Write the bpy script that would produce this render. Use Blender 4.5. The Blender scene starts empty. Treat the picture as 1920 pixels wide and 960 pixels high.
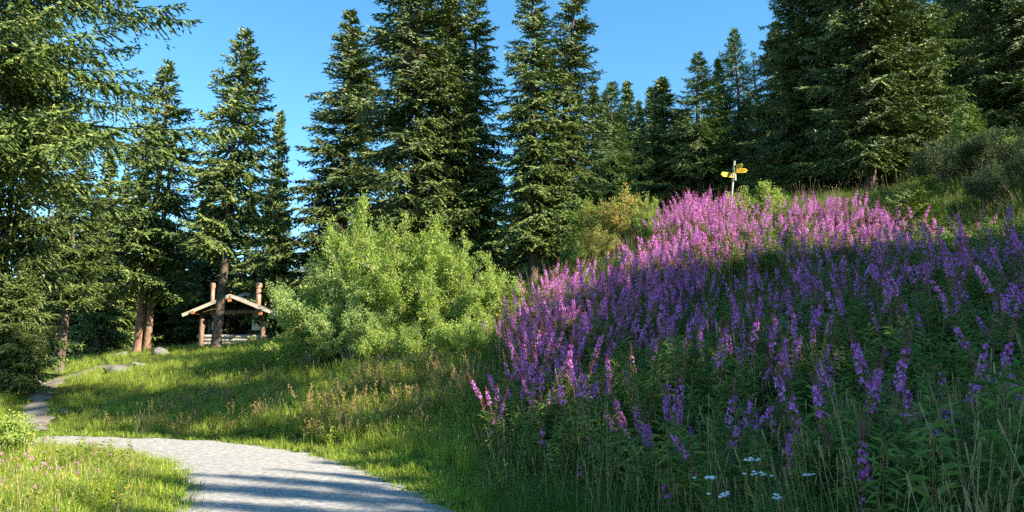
import bpy, math, random
import numpy as np

R = math.radians
random.seed(7)
S = bpy.context.scene
C = S.collection

# ------------------------------------------------------------------ camera, sky, sun, exposure
FPX, PITCH, EYE = 1440.0, R(8.0), 1.6          # focal length in 1920-wide pixels
cam = bpy.data.cameras.new('camera')
cam.sensor_width = 36.0
cam.lens = 36.0 * FPX / 1920.0
cam.clip_start, cam.clip_end = 0.05, 6000
camo = bpy.data.objects.new('camera', cam)
camo.location = (0, 0, EYE)
camo.rotation_euler = (R(90) + PITCH, 0, 0)
C.objects.link(camo)
S.camera = camo

SUN_AZ, SUN_EL = R(115), R(33)                 # clockwise from +Y
SDIR = np.array([math.sin(SUN_AZ) * math.cos(SUN_EL), math.cos(SUN_AZ) * math.cos(SUN_EL), math.sin(SUN_EL)])
w = bpy.data.worlds.new('World')
S.world = w
w.use_nodes = True
nt = w.node_tree
nt.nodes.clear()
sky = nt.nodes.new('ShaderNodeTexSky')
sky.sky_type = 'NISHITA'
sky.sun_disc = False
sky.sun_elevation = SUN_EL
sky.sun_rotation = SUN_AZ
sky.altitude = 1900
sky.air_density = 1.0
sky.dust_density = 0.4
sky.ozone_density = 2.0
bg = nt.nodes.new('ShaderNodeBackground')
bg.inputs[1].default_value = 0.105
wo = nt.nodes.new('ShaderNodeOutputWorld')
hsv = nt.nodes.new('ShaderNodeHueSaturation')
hsv.inputs['Hue'].default_value = 0.485
hsv.inputs['Saturation'].default_value = 1.22
nt.links.new(sky.outputs[0], hsv.inputs['Color'])
nt.links.new(hsv.outputs[0], bg.inputs[0])
nt.links.new(bg.outputs[0], wo.inputs[0])

sl = bpy.data.lights.new('sun', 'SUN')
sl.energy = 5.0
sl.angle = R(0.55)
sl.color = (1.0, 0.91, 0.74)
so = bpy.data.objects.new('sun', sl)
so.rotation_euler = (R(90) - SUN_EL, 0, -SUN_AZ + math.pi)
so.location = (40, -20, 40)
C.objects.link(so)

S.view_settings.view_transform = 'Standard'
S.view_settings.look = 'None'
S.view_settings.gamma = 1.0
S.view_settings.use_curve_mapping = False
S.view_settings.exposure = 1.68
S.render.engine = 'CYCLES'
S.cycles.max_bounces = 6
S.cycles.diffuse_bounces = 3
S.cycles.glossy_bounces = 2
S.cycles.transmission_bounces = 4
S.cycles.use_denoising = False

# ------------------------------------------------------------------ helpers
CP, SP = math.cos(PITCH), math.sin(PITCH)

def P(px, py, Y):
    """world point at depth Y seen at photograph pixel px, py"""
    u, v = (px - 960) / FPX, (480 - py) / FPX
    yy, zz = CP - v * SP, SP + v * CP
    return np.array([Y * u / yy, Y, EYE + Y * zz / yy])

def proj(p):
    p = np.asarray(p, float)
    d = p - np.array([0, 0, EYE])
    f = d[..., 1] * CP + d[..., 2] * SP
    up = -d[..., 1] * SP + d[..., 2] * CP
    f = np.where(f > 0.05, f, 0.05)
    return 960 + FPX * d[..., 0] / f, 480 - FPX * up / f

def inpoly(x, y, poly):
    c = np.zeros(np.shape(x), bool)
    n = len(poly)
    for i in range(n):
        x0, y0 = poly[i]
        x1, y1 = poly[(i + 1) % n]
        if y0 == y1:
            continue
        k = ((y0 > y) != (y1 > y)) & (x < (x1 - x0) * (y - y0) / (y1 - y0) + x0)
        c ^= k
    return c

def tag(o, label=None, cat=None, group=None, kind=None):
    if label: o['label'] = label
    if cat: o['category'] = cat
    if group: o['group'] = group
    if kind: o['kind'] = kind
    return o

def empty(name, loc=(0, 0, 0), rz=0.0, sc=1.0):
    o = bpy.data.objects.new(name, None)
    o.empty_display_size = 0.2
    o.location = loc
    o.rotation_euler = (0, 0, rz)
    o.scale = (sc, sc, sc) if not hasattr(sc, '__len__') else sc
    C.objects.link(o)
    return o

def link(name, me, parent=None, link_it=True):
    o = bpy.data.objects.new(name, me)
    if link_it:
        C.objects.link(o)
    if parent is not None:
        o.parent = parent
    return o

class MB:
    """collects triangles and quads, builds one mesh"""
    def __init__(s):
        s.v, s.t, s.m, s.n = [], [], [], 0
    def add(s, V, T, m=0):
        V = np.asarray(V, float).reshape(-1, 3)
        T = np.asarray(T, np.int64).reshape(-1, 3)
        s.v.append(V); s.t.append(T + s.n); s.m.append(np.full(len(T), m)); s.n += len(V)
        return s
    def box(s, c, size, m=0, rot=None, taper=1.0):
        h = np.asarray(size, float) / 2
        V = np.array([[x, y, z] for z in (-1, 1) for y in (-1, 1) for x in (-1, 1)], float) * h
        V[4:, :2] *= taper
        if rot is not None:
            V = V @ np.asarray(rot).T
        T = [[0,2,1],[1,2,3],[4,5,6],[5,7,6],[0,1,4],[1,5,4],[2,6,3],[3,6,7],[0,4,2],[2,4,6],[1,3,5],[3,7,5]]
        return s.add(V + np.asarray(c, float), T, m)
    def tube(s, pts, rad, sides=6, m=0, cap=True):
        pts = np.asarray(pts, float); k = len(pts)
        rad = np.broadcast_to(np.asarray(rad, float), (k,))
        d = np.gradient(pts, axis=0); d /= np.linalg.norm(d, axis=1, keepdims=True) + 1e-9
        ref = np.array([0, 0, 1.0]) if abs(d[0, 2]) < 0.9 else np.array([1.0, 0, 0])
        a = np.cross(d, ref); a /= np.linalg.norm(a, axis=1, keepdims=True) + 1e-9
        b = np.cross(d, a)
        th = np.arange(sides) * 2 * math.pi / sides
        V = pts[:, None] + rad[:, None, None] * (np.cos(th)[None, :, None] * a[:, None] + np.sin(th)[None, :, None] * b[:, None])
        V = V.reshape(-1, 3)
        i = np.arange(k - 1)[:, None] * sides; j = np.arange(sides)[None]; j2 = (j + 1) % sides
        A, B, Cc, D = i + j, i + j2, i + sides + j, i + sides + j2
        T = np.concatenate([np.stack([A, Cc, B], -1).reshape(-1, 3), np.stack([B, Cc, D], -1).reshape(-1, 3)])
        if cap:
            n = len(V)
            V = np.concatenate([V, pts[:1], pts[-1:]])
            j = np.arange(sides); j2 = (j + 1) % sides
            T = np.concatenate([T, np.stack([np.full(sides, n), j, j2], -1),
                                np.stack([np.full(sides, n + 1), (k - 1) * sides + j2, (k - 1) * sides + j], -1)])
        return s.add(V, T, m)
    def mesh(s, name, mats, smooth=False):
        V = np.concatenate(s.v) if s.v else np.zeros((0, 3))
        T = np.concatenate(s.t) if s.t else np.zeros((0, 3), int)
        me = bpy.data.meshes.new(name)
        me.vertices.add(len(V)); me.vertices.foreach_set('co', V.astype(np.float32).ravel())
        me.loops.add(len(T) * 3); me.loops.foreach_set('vertex_index', T.astype(np.int32).ravel())
        me.polygons.add(len(T)); me.polygons.foreach_set('loop_start', (np.arange(len(T)) * 3).astype(np.int32))
        for mm in (mats if isinstance(mats, (list, tuple)) else [mats]):
            me.materials.append(mm)
        me.polygons.foreach_set('material_index', np.concatenate(s.m).astype(np.int32))
        me.polygons.foreach_set('use_smooth', np.full(len(T), smooth))
        me.update(calc_edges=True)
        return me
    def obj(s, name, mats, parent=None, smooth=False):
        return link(name, s.mesh(name, mats, smooth), parent)

def nrm(a):
    return a / (np.linalg.norm(a, axis=-1, keepdims=True) + 1e-9)

def cones(Pn, D, wd):
    """3-sided sprigs: base triangle at P, tip at P + D"""
    n = len(Pn)
    d = nrm(D)
    r = np.where(np.abs(d[:, 2:3]) < 0.9, np.array([[0, 0, 1.0]]), np.array([[1.0, 0, 0]]))
    a = nrm(np.cross(d, r)); b = np.cross(d, a)
    wd = np.broadcast_to(wd, (n,))[:, None]
    V = np.empty((n, 4, 3))
    q = Pn + D * 0.28
    V[:, 0] = q + a * wd
    V[:, 1] = q + (-0.5 * a + 0.87 * b) * wd
    V[:, 2] = q + (-0.5 * a - 0.87 * b) * wd
    V[:, 3] = Pn + D
    i = np.arange(n)[:, None] * 4
    T = np.concatenate([i + np.array([[0, 1, 3]]), i + np.array([[1, 2, 3]]), i + np.array([[2, 0, 3]])])
    return V.reshape(-1, 3), T

def leaves(Pn, D, N, wd, fold=0.25, bend=0.0):
    """folded rhombus leaves"""
    n = len(Pn)
    Sd = nrm(np.cross(D, N)); N2 = nrm(np.cross(Sd, D))
    L = np.linalg.norm(D, axis=1, keepdims=True)
    wd = np.broadcast_to(wd, (n,))[:, None]
    V = np.empty((n, 4, 3))
    V[:, 0] = Pn
    V[:, 1] = Pn + 0.45 * D + Sd * wd + N2 * wd * fold
    V[:, 2] = Pn + D - N2 * L * bend
    V[:, 3] = Pn + 0.45 * D - Sd * wd + N2 * wd * fold
    i = np.arange(n)[:, None] * 4
    T = np.concatenate([i + np.array([[0, 1, 2]]), i + np.array([[0, 2, 3]])])
    return V.reshape(-1, 3), T

def blades(Pn, D, Sd, wd, bendv):
    """tapering bent strips: P -> P+D, mid shifted against bendv, 5 verts 3 tris"""
    n = len(Pn)
    wd = np.broadcast_to(wd, (n,))[:, None]
    V = np.empty((n, 5, 3))
    mid = Pn + 0.55 * D - 0.35 * bendv
    V[:, 0] = Pn - Sd * wd; V[:, 1] = Pn + Sd * wd
    V[:, 2] = mid - Sd * wd * 0.8; V[:, 3] = mid + Sd * wd * 0.8
    V[:, 4] = Pn + D + bendv
    i = np.arange(n)[:, None] * 5
    T = np.concatenate([i + np.array([[0, 1, 3]]), i + np.array([[0, 3, 2]]), i + np.array([[2, 3, 4]])])
    return V.reshape(-1, 3), T

# ------------------------------------------------------------------ materials
def newmat(name):
    m = bpy.data.materials.new(name)
    m.use_nodes = True
    m.node_tree.nodes.clear()
    return m, m.node_tree.nodes, m.node_tree.links

def ramp(n, stops):
    r = n.new('ShaderNodeValToRGB')
    el = r.color_ramp.elements
    while len(el) < len(stops):
        el.new(0.5)
    for e, (p, c) in zip(el, stops):
        e.position = p; e.color = (*c, 1)
    return r

def foliage(name, cols, transl=0.3, rough=0.6, spec=0.25, objvar=0.25, tint=1.25):
    m, n, l = newmat(name)
    g = n.new('ShaderNodeNewGeometry')
    r = ramp(n, [(i / max(1, len(cols) - 1), c) for i, c in enumerate(cols)])
    l.new(g.outputs['Random Per Island'], r.inputs[0])
    oi = n.new('ShaderNodeObjectInfo')
    mr = n.new('ShaderNodeMapRange')
    mr.inputs[3].default_value = 1 - objvar; mr.inputs[4].default_value = 1 + objvar
    l.new(oi.outputs['Random'], mr.inputs[0])
    hs = n.new('ShaderNodeHueSaturation')
    l.new(r.outputs[0], hs.inputs['Color']); l.new(mr.outputs[0], hs.inputs['Value'])
    p = n.new('ShaderNodeBsdfPrincipled')
    p.inputs['Roughness'].default_value = rough
    p.inputs['Specular IOR Level'].default_value = spec
    l.new(hs.outputs[0], p.inputs['Base Color'])
    out = n.new('ShaderNodeOutputMaterial')
    if transl > 0:
        t = n.new('ShaderNodeBsdfTranslucent')
        h2 = n.new('ShaderNodeHueSaturation'); h2.inputs['Value'].default_value = tint
        l.new(hs.outputs[0], h2.inputs['Color']); l.new(h2.outputs[0], t.inputs[0])
        mx = n.new('ShaderNodeMixShader'); mx.inputs[0].default_value = transl
        l.new(p.outputs[0], mx.inputs[1]); l.new(t.outputs[0], mx.inputs[2])
        l.new(mx.outputs[0], out.inputs[0])
    else:
        l.new(p.outputs[0], out.inputs[0])
    return m

def surface(name, cols, scale=6.0, detail=6, stretch=(1, 1, 1), rough=0.85, bump=0.3, bscale=None, spec=0.2, coord='Object', objvar=0.12, dist=0.03):
    """noise-coloured, noise-bumped solid surface"""
    m, n, l = newmat(name)
    tc = n.new('ShaderNodeTexCoord')
    mp = n.new('ShaderNodeMapping'); mp.inputs['Scale'].default_value = stretch
    l.new(tc.outputs[coord], mp.inputs[0])
    nz = n.new('ShaderNodeTexNoise'); nz.inputs['Scale'].default_value = scale; nz.inputs['Detail'].default_value = detail
    nz.inputs['Roughness'].default_value = 0.65
    l.new(mp.outputs[0], nz.inputs['Vector'])
    r = ramp(n, [(0.3 + 0.4 * i / max(1, len(cols) - 1), c) for i, c in enumerate(cols)])
    l.new(nz.outputs[0], r.inputs[0])
    oi = n.new('ShaderNodeObjectInfo')
    mr = n.new('ShaderNodeMapRange'); mr.inputs[3].default_value = 1 - objvar; mr.inputs[4].default_value = 1 + objvar
    l.new(oi.outputs['Random'], mr.inputs[0])
    hs = n.new('ShaderNodeHueSaturation')
    l.new(r.outputs[0], hs.inputs['Color']); l.new(mr.outputs[0], hs.inputs['Value'])
    p = n.new('ShaderNodeBsdfPrincipled')
    p.inputs['Roughness'].default_value = rough; p.inputs['Specular IOR Level'].default_value = spec
    l.new(hs.outputs[0], p.inputs['Base Color'])
    if bump:
        n2 = n.new('ShaderNodeTexNoise'); n2.inputs['Scale'].default_value = bscale or scale * 3; n2.inputs['Detail'].default_value = 5
        l.new(mp.outputs[0], n2.inputs['Vector'])
        b = n.new('ShaderNodeBump'); b.inputs['Strength'].default_value = bump; b.inputs['Distance'].default_value = dist
        l.new(n2.outputs[0], b.inputs['Height']); l.new(b.outputs[0], p.inputs['Normal'])
    out = n.new('ShaderNodeOutputMaterial')
    l.new(p.outputs[0], out.inputs[0])
    return m

M = {}
M['soil'] = surface('grassy_soil', [(.025, .03, .01), (.05, .07, .015), (.10, .10, .035)], 1.6, 8, rough=0.95, bump=0.6, bscale=14, spec=0.05, dist=0.06)
M['road'] = surface('gravel', [(.18, .17, .16), (.33, .315, .295), (.47, .45, .42)], 11, 14, rough=0.95, bump=0.5, bscale=80, spec=0.1, dist=0.015)
M['trail'] = surface('trodden_earth', [(.11, .09, .075), (.19, .165, .14), (.27, .245, .215)], 3.0, 8, rough=0.95, bump=0.6, bscale=20, spec=0.05, dist=0.04)
M['bark'] = surface('spruce_bark', [(.04, .030, .024), (.11, .078, .058), (.20, .15, .115)], 3.0, 8, (3, 3, .7), bump=1.0, bscale=9, dist=0.05)
M['bark_red'] = surface('reddish_spruce_bark', [(.09, .05, .03), (.22, .125, .075), (.34, .23, .155)], 3.0, 8, (3, 3, .6), bump=1.0, bscale=9, dist=0.05)
M['twig'] = surface('dry_twig', [(.06, .045, .035), (.15, .12, .095)], 4.0, 3, bump=0)
M['stemgrey'] = surface('shrub_stem', [(.16, .14, .12), (.34, .31, .27)], 6.0, 4, (1, 1, .4), bump=0)
M['rock'] = surface('rock', [(.06, .06, .06), (.15, .147, .14), (.25, .24, .22)], 2.5, 9, bump=0.8, bscale=7, dist=0.06)
M['spruce'] = foliage('spruce_needles', [(.024, .048, .017), (.068, .115, .026), (.150, .200, .044), (.230, .275, .072)], 0.12, 0.5, 0.35, 0.18)
M['cone'] = surface('spruce_cone', [(.22, .12, .06), (.38, .24, .12)], 8, 2, bump=0)
M['spruce_y'] = foliage('young_spruce_needles', [(.08, .14, .02), (.15, .23, .03), (.25, .31, .05)], 0.15, 0.5, 0.3, 0.15)
M['larch'] = foliage('larch_needles', [(.06, .11, .03), (.11, .18, .04), (.16, .23, .06)], 0.25, 0.5, 0.3, 0.1)
M['willow'] = foliage('willow_leaves', [(.14, .25, .05), (.25, .37, .08), (.36, .45, .13), (.44, .50, .21)], 0.35, 0.5, 0.35, 0.12)
M['alder'] = foliage('birch_leaves', [(.13, .24, .04), (.24, .36, .06), (.35, .44, .08), (.46, .47, .12)], 0.4, 0.5, 0.3, 0.12)
M['rowan'] = foliage('rowan_leaves', [(.12, .20, .035), (.22, .28, .05), (.36, .33, .07), (.50, .34, .09)], 0.35, 0.5, 0.3, 0.1)
M['berry'] = foliage('rowan_berries', [(.55, .10, .03), (.70, .22, .08)], 0.0, 0.4, 0.4, 0.05)
M['juniper'] = foliage('juniper_needles', [(.03, .055, .018), (.06, .095, .03), (.09, .13, .04)], 0.1, 0.6, 0.2, 0.1)
M['grass'] = foliage('grass', [(.11, .20, .02), (.21, .32, .03), (.32, .41, .045), (.44, .44, .09)], 0.4, 0.55, 0.25, 0.3)
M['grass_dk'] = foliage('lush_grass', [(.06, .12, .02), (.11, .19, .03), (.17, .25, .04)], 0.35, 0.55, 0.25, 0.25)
M['straw'] = foliage('dry_grass', [(.25, .20, .08), (.38, .31, .14), (.46, .40, .22)], 0.3, 0.6, 0.2, 0.2)
M['sorrel'] = foliage('dry_sorrel', [(.26, .17, .05), (.40, .29, .10), (.46, .38, .17)], 0.3, 0.6, 0.2, 0.2)
M['weed'] = foliage('weed_leaves', [(.10, .18, .025), (.19, .27, .035), (.30, .34, .05)], 0.35, 0.5, 0.3, 0.2)
M['fw_leaf'] = foliage('fireweed_leaves', [(.07, .14, .03), (.13, .21, .045), (.20, .28, .06)], 0.35, 0.5, 0.3, 0.2)
M['fw_stem'] = foliage('fireweed_stem', [(.22, .14, .06), (.30, .10, .08)], 0.1, 0.5, 0.3, 0.1)
M['fw_pod'] = foliage('fireweed_pods', [(.34, .10, .13), (.45, .17, .17), (.42, .26, .16)], 0.25, 0.5, 0.3, 0.15)
M['fw_bud'] = foliage('fireweed_buds', [(.30, .05, .12), (.42, .10, .18)], 0.2, 0.5, 0.3, 0.1)
M['fw_petal'] = foliage('fireweed_petals', [(.48, .09, .48), (.64, .19, .60), (.80, .42, .74)], 0.4, 0.5, 0.2, 0.12, 1.1)
M['pinkfl'] = foliage('pink_clover', [(.50, .18, .36), (.66, .35, .52)], 0.3, 0.6, 0.2, 0.1)
M['yellowfl'] = foliage('yellow_flower', [(.70, .52, .03), (.80, .65, .08)], 0.3, 0.6, 0.2, 0.1)
M['white'] = foliage('yarrow_white', [(.74, .74, .74), (.82, .82, .80)], 0.2, 0.6, 0.2, 0.03)
M['mount'] = surface('far_mountain', [(.10, .13, .13), (.17, .19, .17)], 0.02, 6, bump=0)

# ------------------------------------------------------------------ terrain
ctrl = []
def G(px, py, Y, drop=0.0):
    p = P(px, py, Y); ctrl.append((p[0], p[1], p[2] - drop))
for x, y, z in [(0.3, 0, 0), (-.6, 4, 0), (-2.1, 8.7, 0), (-3.8, 12, 0), (-6, 15, 0), (-9, 16.4, 0), (-12, 16.6, 0), (-16, 16.3, -.1), (-22, 15.5, -.3),
                (-6, 10, 0.02), (-8, 12, .02), (-10, 8, -.15), (-5, 4, -.05), (-.2, 9.3, .02), (-1.2, 11.4, .02), (-3, 13.5, .02), (-5.6, 16.6, .05), (1.3, 2, .15), (.7, 5, .12),
                (10, 60, 12), (30, 60, 18), (-10, 60, 4), (-40, 60, 3), (60, 30, 22), (40, 0, 14), (20, 0, 6.3), (12, 0, 3.4),
                (20, -20, 6), (6, -10, 1.5), (0, -20, -.5), (-20, 0, -1), (-40, 20, -1), (-10, -20, -1), (0, 45, 5.8), (0, 80, 8), (70, 70, 25), (-60, 70, 2), (26, 12, 9.5)]:
    ctrl.append((x, y, z))
for a in [(75, 812, 18.5), (90, 720, 27), (30, 740, 24), (122, 697, 33), (265, 662, 36), (400, 658, 35), (200, 745, 24), (330, 720, 25), (450, 692, 26), (700, 668, 24), (850, 655, 22.5), (540, 690, 24.5),
          (430, 820, 17.6), (590, 845, 14.9), (560, 765, 17.8), (650, 712, 19.5), (800, 700, 18.2), (720, 800, 15.2), (840, 765, 15.2), (-200, 760, 24), (437, 658, 45)]:
    G(*a)
for a in [(930, 590, 19), (1000, 540, 20), (1130, 490, 20.5), (1220, 440, 21), (1300, 395, 22), (1362, 388, 24), (1550, 395, 22), (1700, 412, 20.5),
          (1220, 500, 16.5), (1100, 600, 13.5), (1000, 700, 12), (1400, 560, 12.5), (1600, 480, 15), (1900, 430, 13), (1200, 640, 9), (1500, 650, 8.5),
          (1800, 600, 8), (1900, 700, 5.5), (1500, 800, 6), (1150, 750, 8.5)]:
    G(*a, 1.0)
for a in [(1000, 900, 8), (1300, 930, 5.5), (1600, 900, 4.5), (1880, 920, 3.6)]:
    G(*a, 0.4)
for a in [(1000, 530, 32), (1037, 522, 33), (1090, 450, 38), (1645, 372, 30), (1760, 335, 30), (1920, 300, 24), (1430, 380, 28), (1800, 405, 22)]:
    G(*a, 0.1)
ctrl = np.array(ctrl)

def _U(r2):
    return 0.5 * r2 * np.log(r2 + 1e-9)
def _fit(c, lam=0.6):
    n = len(c)
    d2 = ((c[:, None, :2] - c[None, :, :2]) ** 2).sum(-1)
    K = _U(d2) + lam * np.eye(n)
    Pm = np.concatenate([np.ones((n, 1)), c[:, :2]], 1)
    A = np.block([[K, Pm], [Pm.T, np.zeros((3, 3))]])
    return np.linalg.solve(A, np.concatenate([c[:, 2], np.zeros(3)]))
WTS = _fit(ctrl)
def tps(x, y):
    x = np.asarray(x, float); y = np.asarray(y, float)
    sh = x.shape
    q = np.stack([x.ravel(), y.ravel()], -1)
    out = np.empty(len(q))
    for i in range(0, len(q), 20000):
        d2 = ((q[i:i + 20000, None] - ctrl[None, :, :2]) ** 2).sum(-1)
        out[i:i + 20000] = _U(d2) @ WTS[:-3] + WTS[-3] + q[i:i + 20000] @ WTS[-2:]
    return out.reshape(sh)

# road edges in plan (x, y), near to far: right edge then left edge
ROAD_R = np.array([(2.2, -14), (1.7, -6), (1.35, 0), (.95, 3), (.35, 6), (-.62, 8.75), (-1.25, 10.2), (-2.3, 12.1), (-3.4, 13.9), (-4.7, 15.3), (-5.9, 16.3), (-7.4, 17.0), (-9.6, 17.5), (-12, 17.7), (-16, 17.5), (-24, 16.6)])
ROAD_L = np.array([(-2.2, -14), (-2.2, -6), (-2.2, 0), (-2.6, 4), (-3.2, 6.8), (-3.68, 8.7), (-4.0, 9.6), (-4.6, 11.2), (-5.4, 12.7), (-6.5, 14.0), (-7.5, 14.75), (-8.5, 15.2), (-9.9, 15.45), (-12, 15.5), (-16, 15.2), (-24, 14.3)])
def resample(a, n):
    t = np.linspace(0, 1, len(a)); q = np.linspace(0, 1, n)
    b = np.stack([np.interp(q, t, a[:, k]) for k in range(2)], -1)
    for _ in range(6):
        b[1:-1] = 0.25 * b[:-2] + 0.5 * b[1:-1] + 0.25 * b[2:]
    return b
rr, rl = resample(ROAD_R, 160), resample(ROAD_L, 160)
ROADPOLY = np.concatenate([rr, rl[::-1]])
def polydist(x, y, line):
    a, b = line[:-1], line[1:]
    q = np.stack([x, y], -1)[..., None, :]
    d = b - a
    t = np.clip(((q - a) * d).sum(-1) / (d * d).sum(-1), 0, 1)
    return np.sqrt((((a + t[..., None] * d) - q) ** 2).sum(-1)).min(-1)
def roadsd(x, y):
    """signed distance to the road edge, negative inside"""
    x = np.asarray(x, float).ravel(); y = np.asarray(y, float).ravel()
    out = np.full(len(x), 9.0)
    k = (x > -27) & (x < 6) & (y > -17) & (y < 22)
    if k.any():
        d = np.minimum(polydist(x[k], y[k], rr[::3]), polydist(x[k], y[k], rl[::3]))
        ins = inpoly(x[k], y[k], ROADPOLY)
        out[k] = np.where(ins, -d, d)
    return out

def axis(lo, hi, step, far, grow=1.25):
    a = list(np.arange(lo, hi + 1e-6, step))
    s, v = step, hi
    while v < far:
        s *= grow; v += s; a.append(v)
    s, v = step, lo
    while v > -far:
        s *= grow; v -= s; a.insert(0, v)
    return np.array(a)
GX, GY = axis(-26, 30, 0.4, 1500), axis(-4, 48, 0.4, 1500)
XX, YY = np.meshgrid(GX, GY)
rng = np.random.default_rng(3)
ZZ = tps(np.clip(XX, -70, 80), np.clip(YY, -30, 90))
# small hummocks of the meadow
def hummock(x, y):
    return 0.05 * np.sin(1.7 * x + 0.6 * y) * np.sin(1.3 * y - 0.5 * x + 1) + 0.035 * np.sin(3.1 * x - 1.1 * y) * np.sin(2.7 * y + 2)
sd = roadsd(XX, YY).reshape(XX.shape)
ZZ = ZZ + hummock(XX, YY) * np.clip(sd / 1.5, 0, 1)
roadz = np.clip(np.where(XX < -12, (XX + 12) * 0.03, 0), -1, 0)
ZZ = np.where(sd < 0.0, np.minimum(ZZ, roadz) - 0.10 * np.clip(-sd / 0.4, 0, 1) - 0.02, ZZ)
ZZ = np.where((sd >= 0) & (sd < 1.2), roadz + (ZZ - roadz) * np.clip(sd / 1.2, 0, 1) ** 0.8 + 0.01, ZZ)

def zat(x, y):
    x = np.asarray(x, float); y = np.asarray(y, float)
    i = np.clip(np.searchsorted(GX, x) - 1, 0, len(GX) - 2); j = np.clip(np.searchsorted(GY, y) - 1, 0, len(GY) - 2)
    a = (x - GX[i]) / (GX[i + 1] - GX[i]); b = (y - GY[j]) / (GY[j + 1] - GY[j])
    return ZZ[j, i] * (1 - a) * (1 - b) + ZZ[j, i + 1] * a * (1 - b) + ZZ[j + 1, i] * (1 - a) * b + ZZ[j + 1, i + 1] * a * b

def grid_tris(ny, nx):
    i = np.arange(ny - 1)[:, None] * nx + np.arange(nx - 1)[None]
    return np.concatenate([np.stack([i, i + 1, i + nx + 1], -1).reshape(-1, 3), np.stack([i, i + nx + 1, i + nx], -1).reshape(-1, 3)])
mb = MB().add(np.stack([XX, YY, ZZ], -1).reshape(-1, 3), grid_tris(*XX.shape))
tag(mb.obj('ground', M['soil'], smooth=True), kind='structure')

# gravel road, slightly cambered, with ragged edges
nx = 11
ww = np.linspace(0, 1, nx)
jr = rng.normal(0, .10, len(rr)); jl = rng.normal(0, .10, len(rr))
tt = (rr - rl); tn = nrm(tt)
rA, rB = rl - tn * (0.06 + jl)[:, None], rr + tn * (0.06 + jr)[:, None]
V = rA[:, None] * (1 - ww)[None, :, None] + rB[:, None] * ww[None, :, None]
rz = np.clip(np.where(V[..., 0] < -12, (V[..., 0] + 12) * 0.03, 0), -1, 0)
vz = rz + 0.025 * (1 - (2 * ww - 1) ** 2)[None] + 0.004 * np.sin(V[..., 0] * 3.1) * np.sin(V[..., 1] * 2.3) - 0.02 * (np.abs(2 * ww - 1) > .99)
tag(MB().add(np.concatenate([V, vz[..., None]], -1).reshape(-1, 3), grid_tris(len(rr), nx)).obj('gravel_road', M['road'], smooth=True), kind='structure')

# trodden footpath beyond the road
pa = [P(72, 812, 18.4), P(66, 780, 20.2), P(68, 755, 22.6), P(84, 735, 25.5), P(118, 712, 29.5), P(190, 695, 33)]
pl = np.array([(a[0], a[1]) for a in pa])
pl = resample(pl, 40)
dd = nrm(np.gradient(pl, axis=0)); sidev = np.stack([dd[:, 1], -dd[:, 0]], -1)
wid = 0.30 + rng.normal(0, .06, 40)
ws = np.linspace(-1, 1, 5)
V = pl[:, None] + sidev[:, None] * (wid[:, None] * ws[None])[..., None]
vz = zat(V[..., 0], V[..., 1]) + 0.035 - 0.03 * (np.abs(ws) > .9)
tag(MB().add(np.concatenate([V, vz[..., None]], -1).reshape(-1, 3), grid_tris(40, 5)).obj('footpath', M['trail'], smooth=True), kind='structure')
TRAIL = pl

# mountain seen through the gap between the trees
mb = MB()
tx = np.linspace(-900, 700, 120); rows = []
for k, yy in enumerate(np.linspace(1200, 1480, 8)):
    h = (150 + 26 * np.sin(tx * .012) + 14 * np.sin(tx * .031 + 1) + rng.normal(0, 3, 120)) * (k / 7.0) + 4
    rows.append(np.stack([tx, np.full(120, yy), h], -1))
tag(mb.add(np.concatenate(rows), grid_tris(8, 120)).obj('mountain', M['mount'], smooth=True), kind='structure')

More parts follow.
